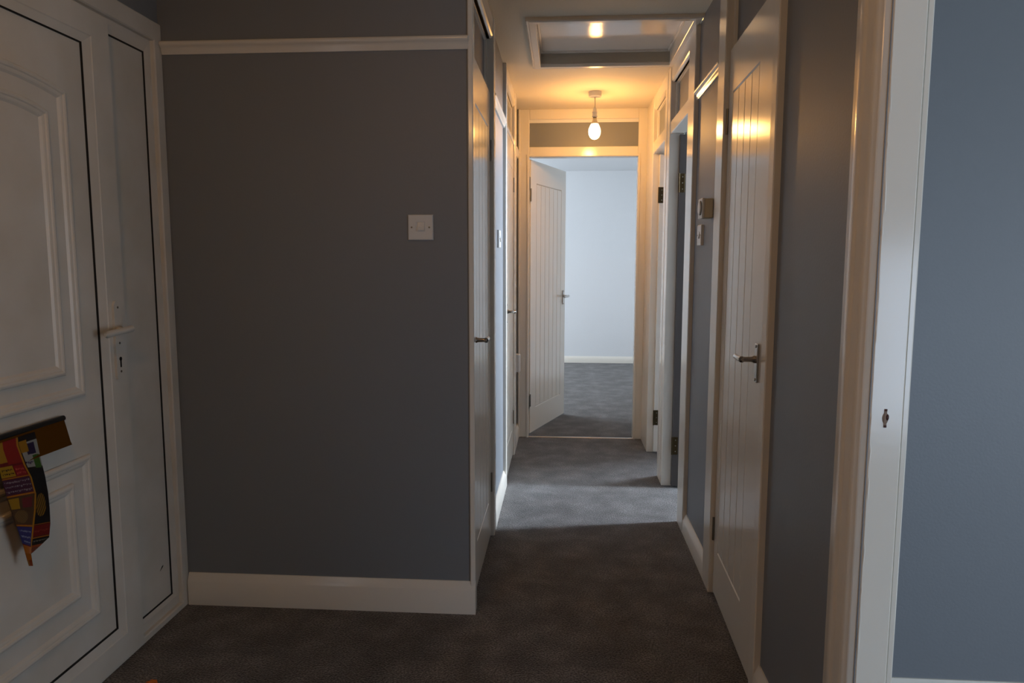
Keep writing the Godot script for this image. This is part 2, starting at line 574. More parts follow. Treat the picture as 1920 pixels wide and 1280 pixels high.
func build_trim() -> void:
	var up := P(0, 1, 0)
	# picture rails
	var s := Shape.new()
	s.prism(rail_profile(0.026), P(0, 1.966, GREY_Z), P(0, 0, -1), up, P(1, 0, 0), -1.372, -0.318, true)
	single("trim_1", s, M.gloss, "white moulded picture rail across the dark grey facing wall", "picture rail", "structure")
	s = Shape.new()
	s.prism(rail_profile(0.022), P(XL, 1.966, 0), P(1, 0, 0), up, P(0, 0, 1), 3.27, 3.915, true)
	single("trim_2", s, M.gloss, "white picture rail on the left corridor wall between the closed doors", "picture rail", "structure")
	s = Shape.new()
	s.prism(rail_profile(0.022), P(XL, 1.966, 0), P(1, 0, 0), up, P(0, 0, 1), 4.755, 5.09, true)
	single("trim_3", s, M.gloss, "short white picture rail beside the end doorway, on the left", "picture rail", "structure")
	s = Shape.new()
	s.prism(rail_profile(0.024), P(XR, 1.966, 0), P(-1, 0, 0), up, P(0, 0, 1), 2.806, 3.30, true)
	single("trim_4", s, M.gloss, "white picture rail on the right wall above the thermostat", "picture rail", "structure")
	# skirting boards
	s = Shape.new()
	s.prism(skirt_profile(0.119, 0.018), P(0, 0, GREY_Z), P(0, 0, -1), up, P(1, 0, 0), -1.372, -0.302, true)
	single("baseboard_facing", s, M.gloss, "tall white skirting board along the dark grey facing wall", "skirting board", "structure")
	s = Shape.new()
	s.prism(skirt_profile(0.100, 0.018), P(XL, 0, 0), P(1, 0, 0), up, P(0, 0, 1), 3.27, 3.915, true)
	single("baseboard_left", s, M.gloss, "white skirting board on the left corridor wall between the closed doors", "skirting board", "structure")
	s = Shape.new()
	s.prism(skirt_profile(0.100, 0.018), P(XL, 0, 0), P(1, 0, 0), up, P(0, 0, 1), 4.755, 5.09, true)
	single("baseboard_left_far", s, M.gloss, "short white skirting board in the far left corner of the corridor", "skirting board", "structure")
	s = Shape.new()
	s.prism(skirt_profile(0.092, 0.018), P(XR, 0, 0), P(-1, 0, 0), up, P(0, 0, 1), 2.806, 3.30, true)
	single("baseboard_right", s, M.gloss, "white skirting board on the right wall below the thermostat", "skirting board", "structure")
	s = Shape.new()
	s.prism(skirt_profile(0.092, 0.018), P(XR, 0, 0), P(-1, 0, 0), up, P(0, 0, 1), 1.495, 2.037, true)
	single("baseboard_right_near", s, M.gloss, "white skirting board at the bottom right, before the near doorway", "skirting board", "structure")
	s = Shape.new()
	s.prism(skirt_profile(0.12, 0.018), P(0, 0, 1.955), P(0, 0, -1), up, P(1, 0, 0), XRB, 3.4, true)
	single("baseboard_near_room", s, M.gloss, "white skirting board of the side room, at the bottom right edge", "skirting board", "structure")
	s = Shape.new()
	s.prism(skirt_profile(0.082, 0.018), P(0, 0, 8.945), P(0, 0, -1), up, P(1, 0, 0), -2.8, 1.25, true)
	single("baseboard_far", s, M.gloss, "white skirting board along the far wall of the end room", "skirting board", "structure")

	# frames of the closed and open side doors: floor-to-ceiling posts, a panel over the door, a head
	# side: +1 the right-hand wall, -1 the left-hand wall
	side_frame("trim_5", -1, 2.462, 2.510, 3.205, 3.270, 1.985, 1.985, -0.345, "white post and fanlight frame of the nearest left door")
	side_frame("trim_6", -1, 3.913, 3.960, 4.595, 4.755, 1.985, 2.01, -0.337, "white post and fanlight frame of the second left door")
	side_frame("trim_7", 1, 2.037, 2.087, 2.692, 2.806, 2.012, 2.012, 0.606, "white post and fanlight frame of the closed right door")
	side_frame("trim_8", 1, 3.300, 3.455, 4.020, 4.112, 1.945, 2.010, 0.609, "white frame of the open right doorway with a grey door inside")
	side_frame("trim_9", 1, 4.130, 4.212, 4.745, 5.092, 1.945, 2.015, 0.605, "white frame of the farthest right doorway beside the end wall")
	end_frame()
	near_opening()
	# metal strip in the carpet at the end doorway
	s = Shape.new()
	s.prism([Vector2(5.092, -0.001), Vector2(5.118, -0.001), Vector2(5.114, 0.004), Vector2(5.105, 0.0055), Vector2(5.096, 0.004)], P(0, 0, 0), P(0, 0, 1), up, P(1, 0, 0), -0.245, 0.52)
	single("trim_12", s, M.chrome, "thin pale metal strip across the carpet in the end doorway", "threshold strip", "structure")


func side_frame(called: String, side: int, za0: float, za1: float, zb0: float, zb1: float, open_y: float, fan_y: float, panel_x: float, label: String) -> void:
	var face := 0.568 if side > 0 else -0.303
	var back := XRB if side > 0 else XLB
	var mid := (za1 + zb0) / 2
	var o := thing(called, label, "door frame", P(face, 0, mid), "structure")
	part("post", bx(Shape.new(), face, -0.321 if called == "trim_5" else back, 0.0, CEIL, za0, za1, 0.003), M.gloss, o)
	part("post", bx(Shape.new(), face, back, 0.0, CEIL, zb0, zb1, 0.003), M.gloss, o)
	# head, with a small step along its lower edge
	var w := face + side * 0.004
	var h := Shape.new()
	h.prism([Vector2(absf(w), CEIL), Vector2(absf(w), 2.225), Vector2(absf(w) + 0.005, 2.219), Vector2(absf(w) + 0.012, 2.215), Vector2(absf(back), 2.215), Vector2(absf(back), CEIL)], Vector3.ZERO, P(side, 0, 0), P(0, 1, 0), P(0, 0, 1), za1, zb0)
	part("head", h, M.gloss, o)
	if fan_y > open_y:      # a transom rail between the door and the panel above it
		var r := Shape.new()
		r.prism([Vector2(absf(w), open_y + 0.003), Vector2(absf(w) + 0.003, open_y), Vector2(absf(back), open_y), Vector2(absf(back), fan_y), Vector2(absf(w) + 0.003, fan_y), Vector2(absf(w), fan_y - 0.003)], Vector3.ZERO, P(side, 0, 0), P(0, 1, 0), P(0, 0, 1), za1, zb0)
		part("transom", r, M.gloss, o)
	part("fanlight_panel", bx(Shape.new(), panel_x, panel_x + side * 0.012, open_y - 0.03 if fan_y <= open_y else fan_y - 0.01, 2.22, za1 - 0.01, zb0 + 0.01), M.grey, o, "grey painted panel above the door")
	# the bead that holds the panel in
	var b := Shape.new()
	b.mould([Vector2(za1, fan_y), Vector2(zb0, fan_y), Vector2(zb0, 2.216), Vector2(za1, 2.216)], [Vector2(0, 0.012), Vector2(0.008, 0.010), Vector2(0.010, 0.0)], P(panel_x, 0, 0), P(0, 0, 1), P(0, 1, 0), P(-side, 0, 0))
	part("glazing_bead", b, M.gloss, o)


func end_frame() -> void:
	var up := P(0, 1, 0)
	var o := thing("trim_10", "white frame of the end doorway with a panel over it", "door frame", P(0.137, 0, 5.1), "structure")
	# casings, thicker at the outside
	part("casing", bx(Shape.new(), -0.318, -0.236, 0.0, CEIL, 5.090, 5.17, 0.003), M.gloss, o)
	part("casing", bx(Shape.new(), 0.510, 0.600, 0.0, CEIL, 5.090, 5.17, 0.003), M.gloss, o)
	for x in [-0.312, 0.578]:
		part("edge_bead", bx(Shape.new(), x, x + 0.012, 0.0, CEIL, 5.080, 5.10, 0.004), M.gloss, o)
	part("head", bx(Shape.new(), -0.236, 0.510, 2.232, CEIL, 5.090, 5.17, 0.003), M.gloss, o)
	part("transom", bx(Shape.new(), -0.236, 0.510, 1.979, 2.046, 5.090, 5.17, 0.003), M.gloss, o)
	part("fanlight_panel", bx(Shape.new(), -0.24, 0.514, 2.04, 2.24, 5.106, 5.118), M.grey, o, "grey painted panel above the doorway")
	# narrow beads round the opening and the stop inside it
	var b := Shape.new()
	b.mould([Vector2(-0.236, 0.0), Vector2(0.510, 0.0), Vector2(0.510, 1.979), Vector2(-0.236, 1.979)], [Vector2(-0.016, 0.0), Vector2(-0.015, 0.005), Vector2(-0.004, 0.005), Vector2(0.0, 0.0)], P(0, 0, 5.090), P(1, 0, 0), up, P(0, 0, -1))
	part("opening_bead", b, M.gloss, o)
	var h := Shape.new()
	for y in [[0.20, 0.29], [1.76, 1.85]]:
		h = Shape.new()
		h.box(P(-0.2365, y[0], 5.122), P(-0.2340, y[1], 5.152), 0.0005)
		h.tube([P(-0.233, y[0], 5.156), P(-0.233, y[1], 5.156)], [0.005, 0.005], 10)
		part("hinge", h, M.steel, o)


func near_opening() -> void:
	# doorway on the right, close to the camera: its far jamb faces us
	var up := P(0, 1, 0)
	var o := thing("trim_11", "white architrave and jamb of the near doorway at the right", "door frame", P(0.62, 0, 1.42), "structure")
	var prof := [Vector2(1.493, XR + 0.002), Vector2(1.493, 0.566), Vector2(1.490, 0.562), Vector2(1.458, 0.561), Vector2(1.454, 0.562), Vector2(1.452, 0.565), Vector2(1.448, 0.566), Vector2(1.424, 0.566), Vector2(1.420, 0.567), Vector2(1.413, 0.571), Vector2(1.409, 0.576), Vector2(1.4075, 0.5765), Vector2(1.406, 0.580), Vector2(1.4005, 0.590), Vector2(1.3990, 0.594), Vector2(1.399, 0.62), Vector2(1.493, 0.62)]
	var s := Shape.new()
	s.prism(prof, Vector3.ZERO, P(0, 0, 1), P(1, 0, 0), up, 0.0, 2.04, true)
	part("architrave", s, M.gloss, o)
	var near := []
	for p in prof: near.append(Vector2(2.02 - p.x, p.y))
	s = Shape.new()
	s.prism(near, Vector3.ZERO, P(0, 0, 1), P(1, 0, 0), up, 0.0, 2.04, true)
	part("architrave", s, M.gloss, o)
	part("architrave", bx(Shape.new(), 0.566, 0.60, 1.985, 2.055, 0.53, 1.49, 0.004), M.gloss, o)
	# jambs with hand-painted, slightly wavering front edges, and the small recess of the latch keep
	var rng := RandomNumberGenerator.new()
	rng.seed = 7
	for z in [[1.398, 1.43], [0.622, 0.59]]:
		s = Shape.new()
		s.box(P(0.590, 0.0, z[0]), P(0.650, 1.99, z[1]), 0.002)
		part("jamb", s, M.gloss, o)
		var e := Shape.new()
		var pts := []
		var rad := []
		for k in 100:
			pts.append(P(0.5935 + rng.randf_range(-0.0009, 0.0009), 0.01 + 1.97 * k / 99.0, z[0] + signf(z[1] - z[0]) * 0.002))
			rad.append(0.0020 + rng.randf_range(-0.0008, 0.0010))
		e.tube(pts, rad, 8)
		part("paint_edge", e, M.gloss, o)
		# the architrave of the room beyond, seen on edge
		part("room_architrave", bx(Shape.new(), 0.650, 0.664, 0.0, 2.04, z[0] + signf(z[1] - z[0]) * 0.004, z[0] + signf(z[1] - z[0]) * 0.07, 0.003), M.gloss, o)
	part("jamb_head", bx(Shape.new(), 0.601, 0.650, 1.985, 2.02, 0.60, 1.43, 0.002), M.gloss, o)
	# latch keep: a worn hole with bare wood showing, screws above and below
	var k := Shape.new()
	k.lathe([Vector2(0.0, 0.0), Vector2(0.0055, 0.0), Vector2(0.0055, 0.0012), Vector2(0.0, 0.0012)], P(0.618, 0.971, 1.3985), P(0, 0, -1), 18, 2.0)
	k.box(P(0.6155, 0.953, 1.3985), P(0.6205, 0.989, 1.3968), 0.0003)
	var keep := part("latch_keep", k, M.wood, o, "bare brown latch hole in the white jamb")
	k = Shape.new()
	k.box(P(0.6160, 0.953, 1.3975), P(0.6205, 0.9575, 1.3962), 0.0003)
	k.box(P(0.6160, 0.985, 1.3975), P(0.6205, 0.989, 1.3962), 0.0003)
	k.lathe([Vector2(0.0, 0.0), Vector2(0.0028, 0.0), Vector2(0.0028, 0.0018), Vector2(0.0, 0.0018)], P(0.6215, 0.973, 1.3985), P(0, 0, -1), 14, 2.2)
	part("latch_hole", k, M.rust, keep)


# ---------------------------------------------------------------- boarded doors
# Built in the leaf's own axes: +x along the width, +y up, +z out of the face we see.
func board_door(called: String, label: String, at: Vector3, turn: float, w: float, h: float, f0: float, f1: float, boards: int, latch_at_start: bool, knob: bool, face_mat: Material = null, hinge_edge := true) -> Node3D:
	var o := thing(called, label, "door", at, "structure", turn, true)
	var fm: Material = face_mat if face_mat else M.gloss
	var y0 := 0.175
	var y1 := h - 0.155
	var th := 0.035
	var s := Shape.new()
	s.nested([[0.0, w, 0.0, h, -th], [0.0, w, 0.0, h, -0.002], [0.002, w - 0.002, 0.002, h - 0.002, 0.0], [f0, f1, y0, y1, 0.0], [f0 + 0.002, f1 - 0.002, y0 + 0.005, y1 - 0.005, -0.006], [f0 + 0.0025, f1 - 0.0025, y0 + 0.0055, y1 - 0.0055, -0.014]], Vector3.ZERO, Vector3.RIGHT, Vector3.UP, Vector3.BACK, true)
	s.quad(Vector3(0, 0, -th), Vector3(w, 0, -th), Vector3(w, h, -th), Vector3(0, h, -th), Vector3.FORWARD)
	var leaf := part("leaf", s, fm, o)
	var bw := (f1 - f0 - 0.005) / boards
	for i in boards:
		var b := Shape.new()
		var a := f0 + 0.0025 + bw * i
		var f := 0.0040      # half of the V between two boards
		b.nested([[a + 0.0012, a + bw - 0.0012, y0 + 0.0055, y1 - 0.0055, -0.014], [a + 0.0014, a + bw - 0.0014, y0 + 0.0055, y1 - 0.0055, -0.0055], [a + f, a + bw - f, y0 + 0.0085, y1 - 0.0085, -0.0004]], Vector3.ZERO, Vector3.RIGHT, Vector3.UP, Vector3.BACK, true)
		part("board", b, fm, leaf)
	if knob:
		var u := 0.052 if latch_at_start else w - 0.052
		var dir := 1.0 if latch_at_start else -1.0
		var b := Shape.new()
		b.box(Vector3(u - 0.015, 0.905, 0.0), Vector3(u + 0.015, 1.018, 0.007), 0.003)
		var plate := part("handle", b, M.chrome, o, "chrome lever handle on its plate")
		var l := Shape.new()
		l.lathe([Vector2(0.011, 0.006), Vector2(0.011, 0.012), Vector2(0.008, 0.018), Vector2(0.0075, 0.040), Vector2(0.009, 0.046)], Vector3(u, 0.972, 0), Vector3.BACK, 16)
		l.tube([Vector3(u - dir * 0.008, 0.972, 0.046), Vector3(u - dir * 0.004, 0.972, 0.047), Vector3(u + dir * 0.02, 0.971, 0.048), Vector3(u + dir * 0.06, 0.970, 0.047), Vector3(u + dir * 0.092, 0.969, 0.044), Vector3(u + dir * 0.098, 0.969, 0.044)], [0.004, 0.0095, 0.0085, 0.0075, 0.0085, 0.004], 14)
		part("lever", l, M.chrome, plate)
		for y in [0.913, 1.010]:
			var c := Shape.new()
			c.lathe([Vector2(0.0045, 0.007), Vector2(0.004, 0.0085), Vector2(0.0, 0.0088)], Vector3(u, y, 0), Vector3.BACK, 12)
			part("screw", c, M.steel, plate)
	if hinge_edge:
		for y in [0.20, h - 0.29]:
			var u := w + 0.0025 if latch_at_start else -0.0025
			var g := Shape.new()
			g.tube([Vector3(u, y, 0.003), Vector3(u, y + 0.09, 0.003)], [0.0048, 0.0048], 10)
			part("hinge", g, M.steel, o)
	return o


func build_hall_doors() -> void:
	# closed cupboard doors, left wall (hinged at their far edge) and right wall
	board_door("door_1", "white boarded door on the left, nearest the dark grey wall, closed", P(-0.320, 0.012, 2.515), PI / 2, 0.687, 1.978, 0.155, 0.595, 4, true, true)
	board_door("door_2", "white boarded door farther down the left wall, closed", P(-0.313, 0.012, 3.962), PI / 2, 0.630, 1.972, 0.135, 0.535, 4, true, true)
	board_door("door_3", "tall glossy white boarded door on the right, closed, reflecting the bulb", P(0.585, 0.012, 2.688), -PI / 2 - deg_to_rad(1.5), 0.618, 1.995, 0.068, 0.450, 4, false, true)
	# the open one at the end
	board_door("door_4", "white boarded door standing open into the bright end room", P(-0.228, 0.012, 5.158), deg_to_rad(70.9), 0.762, 1.960, 0.110, 0.655, 6, false, true)
	# two more, open into the side rooms; little shows of them past their jambs
	var d := board_door("door_5", "open dark grey door inside the second right doorway, only a strip showing", P(0.620, 0.012, 3.984), 0.0, 0.60, 1.925, 0.10, 0.50, 4, false, false, M.dark_door, false)
	edge_hinges(d)
	d = board_door("door_6", "open white door in the farthest right doorway, showing a brass hinge", P(0.608, 0.012, 4.708), 0.0, 0.50, 1.925, 0.09, 0.43, 4, false, false, M.gloss, false)
	edge_hinges(d)


func edge_hinges(d: Node3D) -> void:
	origin = Vector3.ZERO
	for y in [0.18, 1.62]:
		var g := Shape.new()
		g.box(Vector3(0.003, y, -0.002), Vector3(0.030, y + 0.10, 0.002), 0.0008)
		g.tube([Vector3(-0.002, y, 0.004), Vector3(-0.002, y + 0.10, 0.004)], [0.0045, 0.0045], 10)
		var h := part("hinge", g, M.brass, d, "brass butt hinge")
		for k in 3:
			var c := Shape.new()
			c.lathe([Vector2(0.0035, 0.002), Vector2(0.003, 0.0032), Vector2(0.0, 0.0033)], Vector3(0.017, y + 0.018 + 0.032 * k, 0), Vector3.BACK, 10)
			part("screw", c, M.steel, h)


# ---------------------------------------------------------------- the front door
func arch(z0: float, z1: float, y0: float, y1: float, rise: float) -> Array:
	var p := [Vector2(z0, y0), Vector2(z1, y0), Vector2(z1, y1)]
	for k in range(1, 12):
		var t := k / 12.0
		p.append(Vector2(lerpf(z1, z0, t), y1 + rise * sin(PI * t) ** 0.8))
	p.append(Vector2(z0, y1))
	return p


func build_front_door() -> void:
	var up := P(0, 1, 0)
	var ea := P(0, 0, 1)
	var eh := P(1, 0, 0)
	var o := thing("door_7", "white plastic front door with arched moulded panel and narrow side panel", "door", P(-1.39, 0, 1.72), "structure")
	# outer frame
	var s := Shape.new()
	s.nested([[0.98, 2.4725, 0.0, 2.066, -1.39], [0.98, 2.4725, 0.0, 2.066, -1.379], [0.984, 2.469, 0.003, 2.062, -1.375], [1.03, 2.430, 0.02, 2.006, -1.375], [1.034, 2.427, 0.024, 2.002, -1.379], [1.036, 2.426, 0.025, 2.001, -1.391], [1.05, 2.417, 0.03, 1.985, -1.392], [1.055, 2.413, 0.033, 1.981, -1.40], [1.055, 2.413, 0.033, 1.981, -1.44]], Vector3.ZERO, ea, up, eh)
	part("frame", s, M.upvc, o)
	# fixed side panel: bead, gasket, flat sheet
	s = Shape.new()
	s.nested([[2.10, 2.4265, 0.0, 2.002, -1.40], [2.10, 2.4265, 0.0, 2.002, -1.391], [2.14, 2.414, 0.056, 1.986, -1.391], [2.15, 2.392, 0.072, 1.957, -1.3955], [2.15, 2.391, 0.073, 1.956, -1.402]], Vector3.ZERO, ea, up, eh)
	var sb := part("side_bead", s, M.upvc, o)
	s = Shape.new()
	s.nested([[2.149, 2.3925, 0.0715, 1.9575, -1.400], [2.149, 2.3925, 0.0715, 1.9575, -1.3945], [2.154, 2.3885, 0.0755, 1.9530, -1.3945], [2.154, 2.3885, 0.0755, 1.9530, -1.402]], Vector3.ZERO, ea, up, eh)
	part("gasket", s, M.gasket, sb, "black rubber gasket")
	part("side_panel", bx(Shape.new(), -1.41, -1.3985, 0.06, 1.97, 2.14, 2.40), M.upvc, o)
	# the leaf: welded profile round a flat infill
	s = Shape.new()
	s.nested([[1.272, 2.168, 0.012, 1.990, -1.425], [1.272, 2.168, 0.012, 1.990, -1.372], [1.275, 2.165, 0.015, 1.987, -1.369], [1.357, 2.083, 0.092, 1.915, -1.369], [1.360, 2.080, 0.095, 1.912, -1.371], [1.393, 2.047, 0.124, 1.888, -1.3765], [1.394, 2.046, 0.125, 1.887, -1.385]], Vector3.ZERO, ea, up, eh)
	s.quad(P(-1.425, 0.012, 1.272), P(-1.425, 0.012, 2.168), P(-1.425, 1.99, 2.168), P(-1.425, 1.99, 1.272), P(-1, 0, 0))
	var leaf := part("leaf", s, M.upvc, o)
	s = Shape.new()
	s.nested([[1.3925, 2.0475, 0.1235, 1.8885, -1.384], [1.3925, 2.0475, 0.1235, 1.8885, -1.3755], [1.397, 2.0435, 0.128, 1.8845, -1.3755], [1.397, 2.0435, 0.128, 1.8845, -1.385]], Vector3.ZERO, ea, up, eh)
	part("gasket", s, M.gasket, leaf, "black rubber gasket")
	part("infill_panel", bx(Shape.new(), -1.40, -1.380, 0.11, 1.90, 1.38, 2.06), M.upvc, leaf)
	# raised mouldings: an outer and an inner run each, arched above
	var pf := [Vector2(0, 0), Vector2(0.001, 0.006), Vector2(0.004, 0.0095), Vector2(0.009, 0.011), Vector2(0.014, 0.010), Vector2(0.017, 0.007), Vector2(0.021, 0.0065), Vector2(0.025, 0.005), Vector2(0.031, 0.0)]
	var base := P(-1.380, 0, 0)
	for m in [[arch(1.477, 1.963, 0.880, 1.732, 0.030), 1], [arch(1.560, 1.888, 0.950, 1.666, 0.024), 1], [arch(1.477, 1.967, 0.215, 0.707, 0.0), 0], [arch(1.562, 1.888, 0.302, 0.643, 0.0), 0]]:
		s = Shape.new()
		s.mould(m[0] if m[1] else [m[0][0], m[0][1], m[0][2], m[0][-1]], pf, base, ea, up, eh)
		part("moulding", s, M.upvc, leaf)
	# spy hole
	s = Shape.new()
	s.lathe([Vector2(0.013, 0.0), Vector2(0.013, 0.003), Vector2(0.010, 0.005), Vector2(0.006, 0.005), Vector2(0.005, 0.003), Vector2(0.0, 0.003)], P(-1.380, 1.492, 1.694), P(1, 0, 0), 20)
	part("spy_hole", s, M.brass.duplicate(), o, "small dark brass spy hole")
	(o.get_child(o.get_child_count() - 1) as MeshInstance3D).material_override = plain(Color(0.20, 0.11, 0.06), 0.4, 0.6)
	# letter plate with its flap held open by what is stuck in it
	s = Shape.new()
	s.box(P(-1.380, 0.756, 1.578), P(-1.374, 0.842, 1.856), 0.002)
	s.tube([P(-1.366, 0.838, 1.580), P(-1.366, 0.838, 1.854)], [0.0075, 0.0075], 10)
	var lp := part("letter_plate", s, M.black_metal, o, "dark bar of the letter plate")
	s = Shape.new()
	s.prism([Vector2(-1.366, 0.836), Vector2(-1.361, 0.836), Vector2(-1.352, 0.800), Vector2(-1.346, 0.774), Vector2(-1.342, 0.765), Vector2(-1.345, 0.765), Vector2(-1.350, 0.774), Vector2(-1.357, 0.800)], Vector3.ZERO, P(1, 0, 0), up, P(0, 0, 1), 1.585, 1.849, true)
	part("flap", s, plain(Color(0.62, 0.40, 0.12), 0.30, 1.0), lp, "brass letter flap")
	# handle: long plate, lever, key hole
	s = Shape.new()
	var hx := -1.369
	s.prism([Vector2(2.102, 0.905), Vector2(2.134, 0.905), Vector2(2.138, 0.915), Vector2(2.136, 1.13), Vector2(2.128, 1.145), Vector2(2.108, 1.145), Vector2(2.100, 1.13), Vector2(2.098, 0.915)], Vector3.ZERO, ea, up, eh, hx, hx + 0.008, false)
	var plate := part("handle", s, M.upvc, o, "long white handle plate")
	s = Shape.new()
	s.lathe([Vector2(0.013, 0.006), Vector2(0.012, 0.012), Vector2(0.009, 0.018), Vector2(0.009, 0.040), Vector2(0.0, 0.042)], P(hx, 1.055, 2.116), P(1, 0, 0), 16)
	s.tube([P(hx + 0.046, 1.061, 2.127), P(hx + 0.047, 1.060, 2.120), P(hx + 0.047, 1.058, 2.09), P(hx + 0.046, 1.055, 2.03), P(hx + 0.043, 1.052, 2.006), P(hx + 0.042, 1.052, 1.999)], [0.005, 0.0105, 0.0100, 0.0098, 0.0100, 0.005], 14)
	part("lever", s, M.upvc, plate)
	s = Shape.new()
	s.lathe([Vector2(0.0065, 0.008), Vector2(0.0065, 0.0087), Vector2(0.0, 0.0087)], P(hx, 0.966, 2.118), P(1, 0, 0), 18)
	s.box(P(hx + 0.0075, 0.940, 2.1145), P(hx + 0.0087, 0.968, 2.1215), 0.0003)
	part("key_hole", s, M.dark, plate, "dark key hole")
	for y in [0.927, 1.125, 1.015]:
		s = Shape.new()
		s.lathe([Vector2(0.0038, 0.008), Vector2(0.0034, 0.0092), Vector2(0.0, 0.0092)], P(hx, y, 2.118), P(1, 0, 0), 12)
		part("screw", s, M.steel, plate)
	# scuff in the plastic; a dark line stands for shadow beside the lower moulding
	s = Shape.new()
	s.tube([P(-1.3982, 0.186, 2.327), P(-1.3982, 0.196, 2.342), P(-1.3982, 0.199, 2.348)], [0.0004, 0.0022, 0.0006], 8)
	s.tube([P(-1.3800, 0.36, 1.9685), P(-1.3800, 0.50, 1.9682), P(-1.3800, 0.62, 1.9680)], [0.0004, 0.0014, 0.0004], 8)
	part("scuff_and_gap_shade", s, M.dark, o)


# ---------------------------------------------------------------- small things
func flyer_print() -> ImageTexture:
	# bands of bright print: red, purple and yellow to the left of a yellow stripe, dark to its right
	var w := 256
	var h := 512
	var im := Image.create(w, h, false, Image.FORMAT_RGB8)
	im.fill(Color(0.10, 0.03, 0.03))
	im.fill_rect(Rect2i(0, 0, 150, 512), Color(0.55, 0.06, 0.05))
	im.fill_rect(Rect2i(0, 0, 60, 80), Color(0.85, 0.62, 0.08))
	im.fill_rect(Rect2i(60, 0, 90, 90), Color(0.72, 0.12, 0.06))
	im.fill_rect(Rect2i(0, 95, 80, 46), Color(0.85, 0.66, 0.05))
	im.fill_rect(Rect2i(84, 98, 60, 44), Color(0.70, 0.07, 0.10))
	im.fill_rect(Rect2i(0, 150, 150, 66), Color(0.36, 0.13, 0.27))
	im.fill_rect(Rect2i(0, 226, 150, 120), Color(0.42, 0.28, 0.14))
	im.fill_rect(Rect2i(4, 232, 56, 46), Color(0.82, 0.62, 0.06))
	im.fill_rect(Rect2i(76, 236, 60, 40), Color(0.55, 0.16, 0.18))
	im.fill_rect(Rect2i(0, 356, 150, 84), Color(0.24, 0.22, 0.55))
	im.fill_rect(Rect2i(0, 446, 150, 66), Color(0.88, 0.50, 0.05))
	# right-hand side
	im.fill_rect(Rect2i(166, 30, 90, 84), Color(0.80, 0.80, 0.78))
	im.fill_rect(Rect2i(192, 36, 46, 34), Color(0.20, 0.12, 0.32))
	im.fill_rect(Rect2i(214, 74, 36, 46), Color(0.30, 0.50, 0.14))
	im.fill_rect(Rect2i(162, 20, 40, 40), Color(0.80, 0.58, 0.05))
	im.fill_rect(Rect2i(160, 124, 96, 90), Color(0.09, 0.08, 0.08))
	im.fill_rect(Rect2i(160, 352, 96, 44), Color(0.62, 0.07, 0.05))
	im.fill_rect(Rect2i(160, 438, 96, 44), Color(0.85, 0.34, 0.04))
	im.fill_rect(Rect2i(160, 404, 96, 30), Color(0.06, 0.06, 0.06))
	for y in h:
		for x in w:
			var p := Vector2(x, y)
			# two round food pictures
			var q := (p - Vector2(196, 272)) / Vector2(34, 46)
			if q.length() < 1.0:
				im.set_pixel(x, y, Color(0.78, 0.58, 0.14).lerp(Color(0.35, 0.22, 0.06), clampf(0.5 + 0.5 * sin(x * 0.4 + y * 0.25), 0, 1)))
			q = (p - Vector2(60, 312)) / Vector2(48, 28)
			if q.length() < 1.0:
				im.set_pixel(x, y, Color(0.66, 0.50, 0.30).lerp(Color(0.45, 0.33, 0.12), clampf(0.5 + 0.5 * sin(x * 0.5) * cos(y * 0.6), 0, 1)))
			# yellow dividing stripe and cross rules
			if absf(x - 154) < 6.0:
				im.set_pixel(x, y, Color(0.90, 0.62, 0.05))
			if x < 152 and (absf(y - 221) < 4.0 or absf(y - 351) < 4.0 or absf(y - 146) < 3.0):
				im.set_pixel(x, y, Color(0.86, 0.55, 0.06))
			if x > 158 and (absf(y - 400) < 3.0 or absf(y - 348) < 2.0):
				im.set_pixel(x, y, Color(0.86, 0.50, 0.05))
	# rows of small print too fine to read
	var rng := RandomNumberGenerator.new()
	rng.seed = 4
	for row in [[6, 146, 160, Color(0.72, 0.66, 0.70)], [6, 146, 180, Color(0.72, 0.66, 0.70)], [6, 146, 200, Color(0.72, 0.66, 0.70)], [10, 74, 108, Color(0.30, 0.16, 0.02)], [10, 74, 124, Color(0.30, 0.16, 0.02)], [20, 140, 372, Color(0.75, 0.78, 0.88)], [20, 140, 396, Color(0.75, 0.78, 0.88)], [40, 140, 420, Color(0.75, 0.78, 0.88)], [166, 250, 412, Color(0.72, 0.70, 0.64)], [166, 250, 372, Color(0.80, 0.30, 0.2)], [166, 250, 452, Color(0.30, 0.06, 0.02)], [166, 250, 464, Color(0.30, 0.06, 0.02)], [90, 140, 110, Color(0.9, 0.4, 0.35)], [90, 140, 126, Color(0.9, 0.4, 0.35)], [166, 210, 92, Color(0.3, 0.2, 0.4)]]:
		var x: int = row[0]
		while x < row[1]:
			var l := rng.randi_range(3, 9)
			im.fill_rect(Rect2i(x, row[2] + rng.randi_range(-1, 1), mini(l, row[1] - x), rng.randi_range(4, 8)), row[3])
			x += l + rng.randi_range(2, 4)
	return ImageTexture.create_from_image(im)


